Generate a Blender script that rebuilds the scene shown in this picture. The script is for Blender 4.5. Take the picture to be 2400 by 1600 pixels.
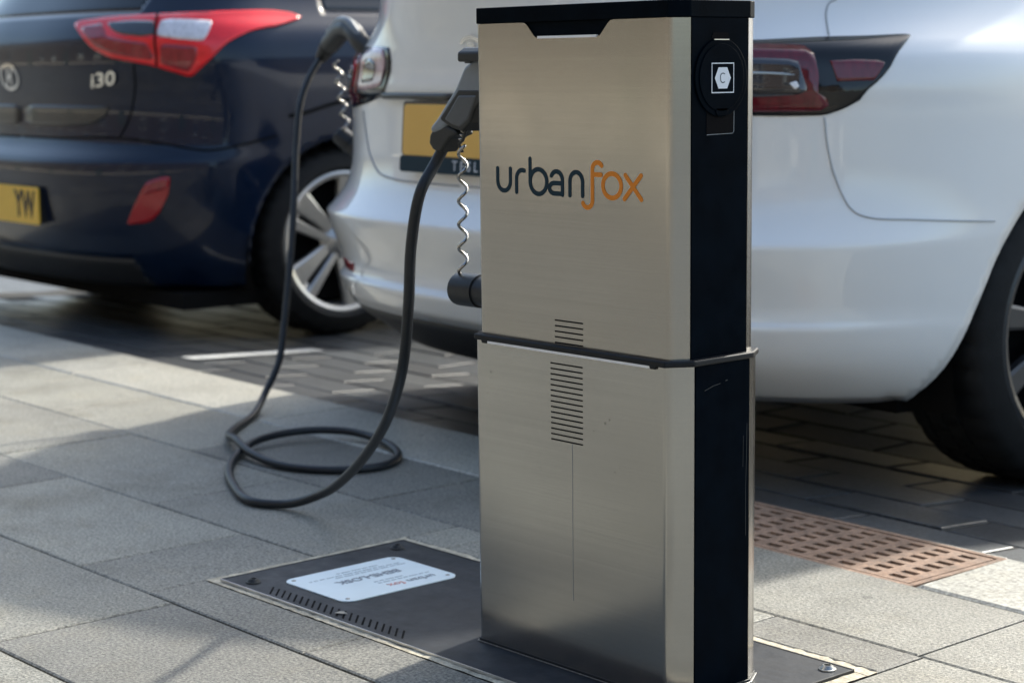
import bpy, bmesh, math, random
from mathutils import Vector, Matrix
R=math.radians
random.seed(7)
scene=bpy.context.scene
for o in list(bpy.data.objects): bpy.data.objects.remove(o,do_unlink=True)
COL=scene.collection
# ------------------------------------------------------------------ camera
CAM_H=.795
YAW,PITCH,ROLL,FPX=.8526,.1427,-.0108,4480.26
def cam_axes():
    cy,sy,cp,sp=math.cos(YAW),math.sin(YAW),math.cos(PITCH),math.sin(PITCH)
    f=Vector((-sy*cp,cy*cp,-sp)); r=Vector((cy,sy,0)); u=r.cross(f)
    return f, math.cos(ROLL)*r+math.sin(ROLL)*u, -math.sin(ROLL)*r+math.cos(ROLL)*u
fw,rt,up=cam_axes()
cd=bpy.data.cameras.new('camera'); cam=bpy.data.objects.new('camera',cd); COL.objects.link(cam)
cam.matrix_world=Matrix(((rt.x,up.x,-fw.x,0),(rt.y,up.y,-fw.y,0),(rt.z,up.z,-fw.z,CAM_H),(0,0,0,1)))
cd.sensor_fit='HORIZONTAL'; cd.sensor_width=36; cd.lens=FPX/2400*36
cd.clip_start=.05; cd.clip_end=2000
cd.dof.use_dof=True; cd.dof.focus_distance=2.42; cd.dof.aperture_fstop=6.5
scene.camera=cam
# ------------------------------------------------------------------ sky, sun, exposure
SUN_EL=36.5; SUN_DIR=Vector((-.19,.98,0)).normalized()          # horizontal direction towards the sun
w=bpy.data.worlds.new('World'); scene.world=w; w.use_nodes=True
nt=w.node_tree; nt.nodes.clear()
sky=nt.nodes.new('ShaderNodeTexSky'); sky.sky_type='NISHITA'; sky.sun_disc=False
sky.sun_elevation=R(SUN_EL); sky.sun_rotation=math.atan2(SUN_DIR.x,SUN_DIR.y)
sky.air_density=1.0; sky.dust_density=3.0; sky.ozone_density=.9
bg=nt.nodes.new('ShaderNodeBackground'); bg.inputs['Strength'].default_value=.14
ow=nt.nodes.new('ShaderNodeOutputWorld'); tint=nt.nodes.new('ShaderNodeMix'); tint.data_type='RGBA'; tint.blend_type='MULTIPLY'; tint.inputs[0].default_value=1; tint.inputs[7].default_value=(.968,1.010,.985,1)   # even tint on the whole sky colour, tuned by eye
nt.links.new(sky.outputs[0],tint.inputs[6]); nt.links.new(tint.outputs[2],bg.inputs[0]); nt.links.new(bg.outputs[0],ow.inputs[0])
sd=bpy.data.lights.new('sun','SUN'); sd.energy=2.35; sd.angle=R(2.0); sd.color=(1,.965,.88)
sun=bpy.data.objects.new('sun',sd); COL.objects.link(sun)
ce,se=math.cos(R(SUN_EL)),math.sin(R(SUN_EL))
sun.rotation_euler=Vector((SUN_DIR.x*ce,SUN_DIR.y*ce,se)).to_track_quat('Z','Y').to_euler(); sun.location=(-3,8,8)
vs=scene.view_settings; vs.view_transform='Standard'; vs.look='None'; vs.gamma=1; vs.use_curve_mapping=False; vs.exposure=1.36
scene.render.engine='CYCLES'
# ------------------------------------------------------------------ materials
MATS={}
def mat(name,col=(.5,.5,.5),rough=.5,metal=0,coat=0,coat_rough=.03,spec=.5,aniso=0,emit=None,noise=None,bump=None,objvar=0,rvar=None,specks=0):
    """noise=(scale,amount,stretch) multiplies colour; bump=(scale,strength,stretch); objvar = brightness spread between objects"""
    m=bpy.data.materials.new(name); m.use_nodes=True; n=m.node_tree; n.nodes.clear(); L=n.links.new
    out=n.nodes.new('ShaderNodeOutputMaterial'); b=n.nodes.new('ShaderNodeBsdfPrincipled'); L(b.outputs[0],out.inputs[0])
    b.inputs['Base Color'].default_value=(*col,1); b.inputs['Roughness'].default_value=rough; b.inputs['Metallic'].default_value=metal
    b.inputs['Coat Weight'].default_value=coat; b.inputs['Coat Roughness'].default_value=coat_rough; b.inputs['Specular IOR Level'].default_value=spec
    b.inputs['Anisotropic'].default_value=aniso
    if aniso:
        t=n.nodes.new('ShaderNodeTangent'); t.direction_type='RADIAL'; t.axis='Z'; L(t.outputs[0],b.inputs['Tangent'])
    tc=n.nodes.new('ShaderNodeTexCoord')
    def nz(scale,stretch=(1,1,1),det=4,rough=.6):
        mp=n.nodes.new('ShaderNodeMapping'); mp.inputs['Scale'].default_value=stretch; L(tc.outputs['Object'],mp.inputs[0])
        t=n.nodes.new('ShaderNodeTexNoise'); t.inputs['Scale'].default_value=scale; t.inputs['Detail'].default_value=det; t.inputs['Roughness'].default_value=rough
        L(mp.outputs[0],t.inputs['Vector']); return t
    def mr(src,a,b_,f0=0.,f1=1.):
        k=n.nodes.new('ShaderNodeMapRange'); k.inputs['From Min'].default_value=f0; k.inputs['From Max'].default_value=f1
        k.inputs['To Min'].default_value=a; k.inputs['To Max'].default_value=b_; L(src,k.inputs['Value']); return k.outputs[0]
    colsock=None
    def mul(src,fac):
        k=n.nodes.new('ShaderNodeMix'); k.data_type='RGBA'; k.blend_type='MULTIPLY'; k.inputs[0].default_value=1
        if src is None: k.inputs[6].default_value=(*col,1)
        else: L(src,k.inputs[6])
        L(fac,k.inputs[7]); return k.outputs[2]
    for nn in ([noise] if noise and not isinstance(noise,list) else (noise or [])):
        t=nz(nn[0],nn[2] if len(nn)>2 else (1,1,1)); colsock=mul(colsock,mr(t.outputs[0],1-nn[1],1+nn[1],.3,.7))
    if specks:
        vo=n.nodes.new('ShaderNodeTexVoronoi'); vo.inputs['Scale'].default_value=75; L(tc.outputs['Object'],vo.inputs['Vector'])
        th=n.nodes.new('ShaderNodeMath'); th.operation='MULTIPLY'; t=nz(6); L(mr(t.outputs[0],0,.16,.5,.62),th.inputs[0]); th.inputs[1].default_value=1.0
        lt=n.nodes.new('ShaderNodeMath'); lt.operation='LESS_THAN'; L(vo.outputs['Distance'],lt.inputs[0]); L(th.outputs[0],lt.inputs[1])
        colsock=mul(colsock,mr(lt.outputs[0],1,1-specks))
    if objvar:
        oi=n.nodes.new('ShaderNodeObjectInfo'); colsock=mul(colsock,mr(oi.outputs['Random'],1-objvar,1+objvar))
    if colsock is not None: L(colsock,b.inputs['Base Color'])
    if rvar:
        t=nz(rvar[0],rvar[2] if len(rvar)>2 else (1,1,1)); L(mr(t.outputs[0],max(0,rough-rvar[1]),rough+rvar[1],.3,.7),b.inputs['Roughness'])
    if bump:
        t=nz(bump[0],bump[2] if len(bump)>2 else (1,1,1),6); k=n.nodes.new('ShaderNodeBump'); k.inputs['Strength'].default_value=bump[1]; k.inputs['Distance'].default_value=.002
        L(t.outputs[0],k.inputs['Height']); L(k.outputs[0],b.inputs['Normal'])
    if emit:
        b.inputs['Emission Color'].default_value=(*emit[0],1); b.inputs['Emission Strength'].default_value=emit[1]
    MATS[name]=m; return m
def granite(name,lo,hi,warm,objvar,sc=1.0,bump=.5,rough=.62,pattern=None):
    m=bpy.data.materials.new(name); m.use_nodes=True; n=m.node_tree; n.nodes.clear(); L=n.links.new
    out=n.nodes.new('ShaderNodeOutputMaterial'); b=n.nodes.new('ShaderNodeBsdfPrincipled'); L(b.outputs[0],out.inputs[0])
    b.inputs['Roughness'].default_value=rough; b.inputs['Specular IOR Level'].default_value=.45
    geo=n.nodes.new('ShaderNodeNewGeometry')
    def nz(scale,det,r=.65):
        t=n.nodes.new('ShaderNodeTexNoise'); t.inputs['Scale'].default_value=scale*sc; t.inputs['Detail'].default_value=det; t.inputs['Roughness'].default_value=r
        L(geo.outputs['Position'],t.inputs['Vector']); return t.outputs[0]
    def ramp(src,stops):
        r=n.nodes.new('ShaderNodeValToRGB'); e=r.color_ramp.elements
        while len(e)<len(stops): e.new(.5)
        for k,(p,c) in zip(e,stops): k.position=p; k.color=(*c,1)
        L(src,r.inputs[0]); return r.outputs[0]
    def mix(a,b_,fac,mode='MIX'):
        k=n.nodes.new('ShaderNodeMix'); k.data_type='RGBA'; k.blend_type=mode
        if isinstance(fac,float): k.inputs[0].default_value=fac
        else: L(fac,k.inputs[0])
        for s,i in ((a,6),(b_,7)):
            if isinstance(s,tuple): k.inputs[i].default_value=(*s,1)
            else: L(s,k.inputs[i])
        return k.outputs[2]
    fine=nz(210,3,.7)
    c=ramp(fine,[(.30,lo),(.5,tuple((a+b_)/2 for a,b_ in zip(lo,hi))),(.70,hi)])
    v=n.nodes.new('ShaderNodeTexVoronoi'); v.inputs['Scale'].default_value=260*sc; L(geo.outputs['Position'],v.inputs['Vector'])
    c=mix(c,ramp(v.outputs['Color'],[(.0,(.45,.45,.46)),(.35,(1,1,1)),(.8,(1,1,1)),(1,(1.5,1.48,1.42))]),.75,'MULTIPLY')
    big=nz(3.2,5); c=mix(c,ramp(big,[(.3,(.80,.80,.80)),(.55,(1,1,1)),(.75,(1.12,1.10,1.05))]),.8,'MULTIPLY')
    st=nz(9,4,.7); c=mix(c,warm,mixfac:=ramp(st,[(.52,(0,0,0)),(.75,(.45,.45,.45))]),'MULTIPLY')
    gv=n.nodes.new('ShaderNodeTexVoronoi'); gv.inputs['Scale'].default_value=7; L(geo.outputs['Position'],gv.inputs['Vector'])
    c=mix(c,ramp(gv.outputs['Distance'],[(0,(.42,.42,.42)),(.045,(.5,.5,.5)),(.065,(1,1,1))]),.8,'MULTIPLY')
    c=mix(c,ramp(nz(1.1,6,.75),[(.38,(.72,.71,.68)),(.5,(1,1,1)),(.66,(1.1,1.09,1.06))]),.9,'MULTIPLY')
    if objvar:
        oi=n.nodes.new('ShaderNodeObjectInfo'); c=mix(c,ramp(oi.outputs['Random'],[(0,(1-objvar,1-objvar,1-objvar*.95)),(1,(1+objvar,1+objvar,1+objvar*.9))]),1.0,'MULTIPLY')
    if pattern:
        br=n.nodes.new('ShaderNodeTexBrick'); br.inputs['Scale'].default_value=1; br.inputs['Brick Width'].default_value=pattern[0]; br.inputs['Row Height'].default_value=pattern[1]
        br.inputs['Mortar Size'].default_value=.005; br.inputs['Color1'].default_value=(1,1,1,1); br.inputs['Color2'].default_value=(.85,.85,.85,1); br.inputs['Mortar'].default_value=(.12,.12,.12,1)
        L(geo.outputs['Position'],br.inputs['Vector']); c=mix(c,br.outputs[0],1.0,'MULTIPLY')
    L(c,b.inputs['Base Color'])
    k=n.nodes.new('ShaderNodeBump'); k.inputs['Strength'].default_value=bump; k.inputs['Distance'].default_value=.0015; L(nz(170,5,.75),k.inputs['Height']); L(k.outputs[0],b.inputs['Normal'])
    MATS[name]=m; return m
granite('slab',(.058,.056,.048),(.39,.375,.32),(1.0,.92,.78),.24,1.05,1.0)
granite('slab_field',(.058,.060,.054),(.36,.358,.33),(1.0,.94,.84),0,.62,1.0,pattern=(.636,.315))
granite('kerbstone',(.19,.185,.16),(.52,.50,.435),(1.0,.93,.80),.10,.7,.6,.5)
granite('paver',(.014,.016,.0185),(.100,.108,.116),(1.0,.95,.88),.25,.7,.35,.42)
granite('paver_field',(.026,.028,.029),(.155,.157,.155),(1.0,.95,.88),0,.6,.8,.5,pattern=(.33,.15))
granite('asphalt',(.03,.031,.033),(.10,.10,.10),(1,.97,.92),0,.6,.9,.8)
mat('joint_sand',(.022,.0215,.02),.95,noise=(60,.4),bump=(150,.6))
mat('mortar',(.46,.41,.31),.9,noise=[(45,.35),(200,.25)],bump=(120,.9))
mat('steel',(.385,.37,.345),.225,1,aniso=.6,noise=[(3.,.03),(30,.05,(.06,.06,14)),(80,.05,(.03,.03,16))],rvar=(9,.03),bump=(60,.005,(.03,.03,60)),specks=0)
mat('steel_worn',(.41,.408,.398),.225,1,aniso=.6,noise=[(3.,.03),(30,.05,(.06,.06,14)),(80,.05,(.03,.03,16))],rvar=(9,.03),bump=(60,.005,(.03,.03,60)),specks=.35)
mat('steel_edge',(.62,.61,.60),.28,1)
mat('black_panel',(.0008,.0030,.0062),.40,spec=.015,noise=(20,.3),rvar=(40,.08))
mat('black_cap',(.0012,.0034,.0062),.5,spec=.02,noise=(30,.25),bump=(300,.1))
mat('black_rubber',(.008,.010,.013),.45,spec=.22,noise=(30,.25))
mat('dark_void',(.002,.002,.003),.9,spec=.1)
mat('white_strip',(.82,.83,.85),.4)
mat('navy_ink',(.006,.026,.042),.5,spec=.15)
mat('orange_ink',(.68,.22,.025),.5,spec=.2)
mat('white_ink',(.62,.66,.72),.5)
mat('plate_metal',(.017,.020,.025),.55,0,spec=.3,noise=[(6,.25),(90,.25),(25,.2,(.3,3,1))],rvar=(14,.12),bump=(120,.15))
mat('label_white',(.66,.76,.80),.35,noise=(12,.04))
mat('ink_grey',(.20,.23,.27),.6)
mat('ink_black',(.015,.015,.017),.6)
mat('ink_pale',(.42,.48,.52),.6)
mat('ink_red',(.62,.28,.25),.6)
mat('bolt_steel',(.30,.30,.29),.38,1,noise=(200,.3))
mat('bolt_black',(.012,.013,.014),.6)
mat('cable_black',(.013,.0165,.021),.45,spec=.4,noise=(60,.2),bump=(90,.05))
mat('plug_grey',(.065,.074,.083),.42,noise=(40,.1),bump=(400,.06))
mat('plug_shell',(.17,.195,.22),.38,noise=(40,.06))
mat('plug_dark',(.030,.034,.038),.42,noise=(40,.1))
mat('plug_black',(.007,.009,.010),.5)
mat('lanyard_black',(.012,.013,.014),.35)
mat('lanyard_silver',(.40,.39,.37),.16,1)
mat('rust',(.235,.148,.098),.8,noise=[(18,.35),(120,.35)],bump=(160,.8),rvar=(30,.12))
mat('white_paint',(.77,.785,.785),.32,coat=1,coat_rough=.025,noise=(1.2,.015),bump=(900,.01))
mat('blue_paint',(.0018,.0085,.027),.28,.0,coat=.5,coat_rough=.02,spec=.15,noise=(8,.12))
mat('car_glass',(.006,.008,.010),.03,spec=.6)
mat('car_black',(.009,.010,.011),.55,noise=(40,.2),bump=(500,.1))
mat('trim_black',(.012,.013,.015),.35,coat=.3)
mat('gap_line',(.46,.48,.50),.9,spec=.1)
mat('gap_dark',(.004,.005,.006),.9,spec=.1)
mat('under',(.008,.008,.008),.95,spec=.1)
mat('tyre',(.0075,.0085,.0095),.72,spec=.3,noise=[(25,.25),(120,.2)],bump=(220,.2))
mat('alloy',(.46,.45,.43),.30,.75,coat=.5,noise=(18,.06))
mat('alloy_dark',(.03,.032,.036),.42,.3,coat=.2)
mat('disc',(.25,.24,.23),.4,1)
mat('lens_red',(.80,.012,.02),.16,coat=.4,noise=(14,.12,(1,1,3)))
mat('lens_deep',(.26,.008,.018),.12,coat=.6,noise=(20,.25,(4,4,1)))
mat('lens_fog',(.34,.005,.011),.16,coat=.4)
mat('lens_wine',(.11,.004,.012),.10,coat=.5,noise=(20,.25,(4,4,1)))
mat('lens_dark',(.006,.0065,.008),.08,coat=.4,spec=.3)
mat('lens_clear',(.66,.64,.68),.2,.1,coat=1,noise=(30,.25,(4,4,.5)))
mat('lens_pink',(.50,.34,.37),.2,coat=.6,noise=(30,.3,(4,4,.5)))
mat('lens_smoke',(.030,.030,.036),.10,.2,coat=1,noise=(35,.35,(.5,.5,5)))
mat('plate_orange',(.74,.43,.085),.42)
mat('plate_yellow',(.86,.52,.045),.42,noise=(30,.05))
mat('chrome',(.72,.72,.72),.14,1)
mat('bay_paint',(.46,.46,.44),.7,noise=[(40,.2),(9,.15)])
def brick_mat():
    m=bpy.data.materials.new('brickwork'); m.use_nodes=True; n=m.node_tree; b=n.nodes['Principled BSDF']; b.inputs['Roughness'].default_value=.85
    tc=n.nodes.new('ShaderNodeTexCoord'); mp=n.nodes.new('ShaderNodeMapping'); mp.inputs['Rotation'].default_value=(R(90),0,0); n.links.new(tc.outputs['Object'],mp.inputs[0])
    br=n.nodes.new('ShaderNodeTexBrick'); br.inputs['Scale'].default_value=1; br.inputs['Brick Width'].default_value=.225; br.inputs['Row Height'].default_value=.075; br.inputs['Mortar Size'].default_value=.008
    br.inputs['Color1'].default_value=(.078,.057,.043,1); br.inputs['Color2'].default_value=(.064,.047,.036,1); br.inputs['Mortar'].default_value=(.10,.09,.077,1)
    n.links.new(mp.outputs[0],br.inputs['Vector']); n.links.new(br.outputs[0],b.inputs['Base Color']); MATS['brickwork']=m
brick_mat()
mat('stone_trim',(.42,.39,.33),.8,noise=(8,.15))
mat('roof_slate',(.07,.072,.08),.7,noise=(4,.2))
mat('door_green',(.03,.07,.05),.4)
# ------------------------------------------------------------------ helpers
def obj(name,v,f,m,parent=None,smooth=False,bevel=0,seg=2,mats=None):
    me=bpy.data.meshes.new(name); me.from_pydata([tuple(p) for p in v],[],f); me.update()
    for k in ([m] if not mats else mats): me.materials.append(MATS[k])
    if smooth: me.polygons.foreach_set('use_smooth',[True]*len(me.polygons))
    o=bpy.data.objects.new(name,me); COL.objects.link(o)
    if parent: o.parent=parent
    if bevel:
        b=o.modifiers.new('bevel','BEVEL'); b.width=bevel; b.segments=seg; b.limit_method='ANGLE'; b.angle_limit=R(25)
    return o
def fix_normals(o):
    bm=bmesh.new(); bm.from_mesh(o.data); bmesh.ops.recalc_face_normals(bm,faces=bm.faces); bm.to_mesh(o.data); bm.free(); return o
def empty(name,loc=(0,0,0),rz=0):
    o=bpy.data.objects.new(name,None); COL.objects.link(o); o.location=loc; o.rotation_euler=(0,0,rz); o.empty_display_size=.1; return o
def tag(o,label=None,cat=None,group=None,kind=None):
    for k,v in (('label',label),('category',cat),('group',group),('kind',kind)):
        if v: o[k]=v
    return o
def boxv(x0,x1,y0,y1,z0,z1):
    v=[(x,y,z) for z in (z0,z1) for y in (y0,y1) for x in (x0,x1)]
    return v,[(0,2,3,1),(4,5,7,6),(0,1,5,4),(2,6,7,3),(0,4,6,2),(1,3,7,5)]
def box(name,x0,x1,y0,y1,z0,z1,m,parent=None,bevel=0,seg=2):
    v,f=boxv(min(x0,x1),max(x0,x1),min(y0,y1),max(y0,y1),min(z0,z1),max(z0,z1)); return obj(name,v,f,m,parent,bevel=bevel,seg=seg)
def prism(name,poly,axis,d0,d1,m,parent=None,bevel=0,seg=2,smooth=False):
    """poly = 2D points; axis 'z': (x,y) extruded in z; 'y': (x,z) extruded in y; 'x': (y,z) extruded in x"""
    def P(p,d): return (p[0],p[1],d) if axis=='z' else (p[0],d,p[1]) if axis=='y' else (d,p[0],p[1])
    n=len(poly); v=[P(p,d0) for p in poly]+[P(p,d1) for p in poly]
    f=[tuple(range(n)),tuple(range(2*n-1,n-1,-1))]+[(i,(i+1)%n,n+(i+1)%n,n+i) for i in range(n)]
    return fix_normals(obj(name,v,f,m,parent,bevel=bevel,seg=seg,smooth=smooth))
def circle(cx,cy,rx,ry=None,n=40,a0=0,a1=360):
    ry=ry or rx; return [(cx+rx*math.cos(R(a0+(a1-a0)*i/n)),cy+ry*math.sin(R(a0+(a1-a0)*i/n))) for i in range(n if abs(a1-a0)==360 else n+1)]
def rrect(x0,x1,y0,y1,r,n=6):
    P=[]
    for cx,cy,a in ((x1-r,y1-r,0),(x0+r,y1-r,90),(x0+r,y0+r,180),(x1-r,y0+r,270)): P+=circle(cx,cy,r,r,n,a,a+90)
    return P
def spline(P,n=10):
    P=[Vector(p) for p in P]; out=[]
    for i in range(len(P)-1):
        a=P[max(i-1,0)];b=P[i];c=P[i+1];d=P[min(i+2,len(P)-1)]
        # centripetal catmull-rom
        t0=0.;t1=t0+max((b-a).length,1e-6)**.5;t2=t1+max((c-b).length,1e-6)**.5;t3=t2+max((d-c).length,1e-6)**.5
        if i==0: a=b-(c-b); t1=t0+(b-a).length**.5; t2=t1+(c-b).length**.5; t3=t2+max((d-c).length,1e-6)**.5
        if i==len(P)-2: d=c+(c-b); t3=t2+(d-c).length**.5
        for k in range(n):
            t=t1+(t2-t1)*k/n
            A1=a*((t1-t)/(t1-t0))+b*((t-t0)/(t1-t0));A2=b*((t2-t)/(t2-t1))+c*((t-t1)/(t2-t1));A3=c*((t3-t)/(t3-t2))+d*((t-t2)/(t3-t2))
            B1=A1*((t2-t)/(t2-t0))+A2*((t-t0)/(t2-t0));B2=A2*((t3-t)/(t3-t1))+A3*((t-t1)/(t3-t1))
            out.append(B1*((t2-t)/(t2-t1))+B2*((t-t1)/(t2-t1)))
    out.append(P[-1]); return out
def tubev(path,r,n=12,cap=True):
    path=[Vector(p) for p in path]; T=[(path[min(i+1,len(path)-1)]-path[max(i-1,0)]).normalized() for i in range(len(path))]
    up_=Vector((0,0,1)) if abs(T[0].z)<.9 else Vector((1,0,0)); nrm=(up_-T[0]*up_.dot(T[0])).normalized(); v=[];f=[]
    for i,p in enumerate(path):
        nrm=(nrm-T[i]*nrm.dot(T[i])).normalized(); b=T[i].cross(nrm); rr=r(i/(len(path)-1)) if callable(r) else r
        for k in range(n):
            a=2*math.pi*k/n; v.append(p+nrm*(rr*math.cos(a))+b*(rr*math.sin(a)))
        if i:
            o=(i-1)*n
            f+=[(o+k,o+(k+1)%n,o+n+(k+1)%n,o+n+k) for k in range(n)]
    if cap:
        f.append(tuple(range(n-1,-1,-1))); o=(len(path)-1)*n; f.append(tuple(range(o,o+n)))
    return v,f
def tube(name,path,r,m,parent=None,n=12):
    v,f=tubev(path,r,n); return obj(name,v,f,m,parent,smooth=True)
def lathe(profile,n=48,axis='x',c=(0,0,0)):
    """profile = (radius, axial)"""
    v=[];f=[]
    for r,a in profile:
        for k in range(n):
            t=2*math.pi*k/n; y,z=r*math.cos(t),r*math.sin(t)
            v.append((c[0]+a,c[1]+y,c[2]+z) if axis=='x' else (c[0]+y,c[1]+z,c[2]+a))
    for i in range(len(profile)-1):
        f+=[(i*n+k,i*n+(k+1)%n,(i+1)*n+(k+1)%n,(i+1)*n+k) for k in range(n)]
    return v,f
def ribbon(path,w):
    """flat stroke with round ends, 2D -> verts, faces"""
    P=[Vector((p[0],p[1])) for p in path]; v=[];f=[]
    closed=(P[0]-P[-1]).length<1e-6
    for i,p in enumerate(P):
        a=P[i-1] if i>0 else (P[-2] if closed else p); b=P[i+1] if i<len(P)-1 else (P[1] if closed else p)
        t=(b-a).normalized(); nn=Vector((-t.y,t.x)); d1=(p-a).normalized() if (p-a).length>1e-9 else t
        k=max(.5,abs(d1.dot(t))); v+= [p+nn*w/2/k,p-nn*w/2/k]
        if i: o=2*(i-1); f.append((o,o+1,o+3,o+2))
    if not closed:
        for i,s in ((0,-1),(len(P)-1,1)):
            q=P[1]-P[0] if i==0 else P[-1]-P[-2]; t=q.normalized()*s; nn=Vector((-t.y,t.x)); o=len(v)
            v+=[P[i]+ (nn*math.cos(a)+t*math.sin(a))*w/2 for a in [math.pi*k/8 for k in range(9)]]
            f.append(tuple(range(o,o+9)))
    return v,f
def text_mesh(name,s,size,m,parent,mw,ext=.0006,align='CENTER',shear=0,bold=0,space=1.0):
    cu=bpy.data.curves.new(name,'FONT'); cu.body=s; cu.size=size; cu.align_x=align; cu.align_y='CENTER'; cu.extrude=ext; cu.shear=shear; cu.offset=bold; cu.resolution_u=3; cu.space_character=space
    t=bpy.data.objects.new(name,cu); COL.objects.link(t); dg=bpy.context.evaluated_depsgraph_get()
    me=bpy.data.meshes.new_from_object(t.evaluated_get(dg)); bpy.data.objects.remove(t,do_unlink=True)
    me.transform(mw); me.materials.clear(); me.materials.append(MATS[m]); me.name=name
    o=bpy.data.objects.new(name,me); COL.objects.link(o)
    if parent: o.parent=parent
    return o
def frame_mat(origin,xd,yd):
    x=Vector(xd).normalized(); y=Vector(yd).normalized(); z=x.cross(y)
    return Matrix(((x.x,y.x,z.x,origin[0]),(x.y,y.y,z.y,origin[1]),(x.z,y.z,z.z,origin[2]),(0,0,0,1)))
# ------------------------------------------------------------------ the setting
BAY=-.065
LINES=[(-.42,.0),(-.105,.0),(.21,.0),(.525,.0),(.84,.0),(1.155,.0),(1.463,-.010),(1.781,-.010),(2.094,-.022),(2.38,-.030),(2.64,-.042)]
def ly(k,x): a,b=LINES[k]; return a+b*(x+3.18)
PLATE=(-2.503,-1.539,1.5746,1.9375)
GRATE=(-2.515,-1.754)
def sheet(name,poly,z,m,parent=None): return obj(name,[(x,y,z) for x,y in poly],[tuple(range(len(poly)))],m,parent)
tag(sheet('ground',[(-400,-400),(400,-400),(400,400),(-400,400)],-.13,'asphalt'),kind='structure')
pav=sheet('pavement',[(-60,-3.6),(40,-3.6),(40,ly(10,40)-.0),(-60,ly(10,-60))],-.0055,'joint_sand')
# the pavement outside the laid field is one sheet, cut round the slabs
XL,XR=-7.6,1.2
tag(pav,kind='structure')
for nm,q in (('pavement_field',[(-60,-3.6),(XL,-3.6),(XL,ly(10,XL)),(-60,ly(10,-60))]),('pavement_field',[(XR,-3.6),(40,-3.6),(40,ly(10,40)),(XR,ly(10,XR))]),('pavement_field',[(XL,-3.6),(XR,-3.6),(XR,-.425),(XL,-.425)])):
    sheet(nm,q,-.001,'slab_field',pav)
def stone(name,q,z1,z0,m,parent,gap=.0035,ch=.003,zfun=None):
    """a quad stone with chamfered upper edge and a hair of its own tilt"""
    cx=sum(p[0] for p in q)/4; cy=sum(p[1] for p in q)/4
    def ins(p,d):
        dx,dy=p[0]-cx,p[1]-cy; return (p[0]-math.copysign(d,dx),p[1]-math.copysign(d,dy))
    tx,ty,dz=random.uniform(-.0012,.0012),random.uniform(-.0012,.0012),random.uniform(-.0008,.0008)
    zc=zfun(cx,cy) if zfun else 0
    def zz(p): return dz+tx*(p[0]-cx)+ty*(p[1]-cy)+((zfun(*p)-zc) if zfun else 0)
    A=[ins(p,gap/2) for p in q]; B=[ins(p,gap/2+ch) for p in q]
    v=[(p[0]-cx,p[1]-cy,z0-z1) for p in A]+[(p[0]-cx,p[1]-cy,-ch*.6+zz(p)) for p in A]+[(p[0]-cx,p[1]-cy,zz(p)) for p in B]
    f=[(8,9,10,11)]+[(i,(i+1)%4,4+(i+1)%4,4+i) for i in range(4)]+[(4+i,4+(i+1)%4,8+(i+1)%4,8+i) for i in range(4)]
    o=fix_normals(obj(name,v,f,m,parent)); o.location=(cx,cy,z1+zc); return o
def quad(k,x0,x1,y0=None,y1=None):
    f0=(lambda x:ly(k,x)) if y0 is None else (lambda x:y0); f1=(lambda x:ly(k+1,x)) if y1 is None else (lambda x:y1)
    return [(x0,f0(x0)),(x1,f0(x1)),(x1,f1(x1)),(x0,f1(x0))]
START={8:-4.07,7:-3.69,6:-3.38,5:-3.72}
px0,px1,py0,py1=PLATE; MG=.022
for k in range(0,9):
    x=START.get(k,-3.4+.31*(k%2))
    while x>XL: x-=.636
    while x<XR:
        a,b=max(x,XL),min(x+.636,XR)
        if b-a>.05:
            if k in (6,7) and b>px0-MG and a<px1+MG:
                # cut round the cover plate
                if a<px0-MG: stone('paving_slab',quad(k,a,px0-MG),0,-.05,'slab',pav)
                if b>px1+MG: stone('paving_slab',quad(k,px1+MG,b),0,-.05,'slab',pav)
                c,d=max(a,px0-MG),min(b,px1+MG)
                if d-c>.03:
                    if k==6: stone('paving_slab',quad(k,c,d,None,py0-MG*.6),0,-.05,'slab',pav)
                    else: stone('paving_slab',quad(k,c,d,py1+MG,None),0,-.05,'slab',pav)
            else: stone('paving_slab',quad(k,a,b),0,-.05,'slab',pav)
        x+=.636
# mortar bed round the cover plate
for q in ((px0-MG,px1+MG,py1+.0015,py1+MG),(px0-MG,px0-.0015,py0-MG*.6,py1),(px1+.0015,px1+MG,py0-MG*.6,py1),(px0-MG,px1+MG,py0-MG*.6,py0-.0015)):
    v=[];f=[];x0,x1,y0,y1=q; n=max(2,int(max(x1-x0,y1-y0)/.012)); lx=x1-x0>y1-y0
    for i in range(n+1):
        t=i/n; z=.0004+random.uniform(-.0006,.0006); j=random.uniform(-.0012,.0012)
        if lx: v+=[(x0+(x1-x0)*t,y0+(j if y0>1.7 else 0)*0,z),(x0+(x1-x0)*t,y1+j,z+random.uniform(-.001,.001))]
        else: v+=[(x0+j,y0+(y1-y0)*t,z),(x1,y0+(y1-y0)*t,z+random.uniform(-.001,.001))]
        if i: o=2*(i-1); f.append((o,o+1,o+3,o+2))
    fix_normals(obj('mortar_joint',v,f,'mortar',pav))
# kerb
kerb=empty('kerb',(0,0,0)); tag(kerb,kind='structure')
x=-4.55
while x>-12: x-=.93
while x<5:
    a,b=x,x+.93
    if a<GRATE[0]-.03 and b>GRATE[0]-.03: b=GRATE[0]-.012
    elif a>=GRATE[0]-.03 and a<GRATE[1]: a=GRATE[1]+.012; b=max(b,a+.3)
    stone('kerb_stone',quad(9,a,b),.001,-.24,'kerbstone',kerb,.004,.006); x=b if b>x+.2 else x+.93
    if abs(x-(GRATE[0]-.012))<1e-6: x=GRATE[0]
# strip of stone behind the drain cover
stone('kerb_stone',[(GRATE[0],2.606),(GRATE[1]+.01,2.586),(GRATE[1]+.01,ly(10,GRATE[1])),(GRATE[0],ly(10,GRATE[0]))],-.002,-.24,'kerbstone',kerb,.004,.003)
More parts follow.
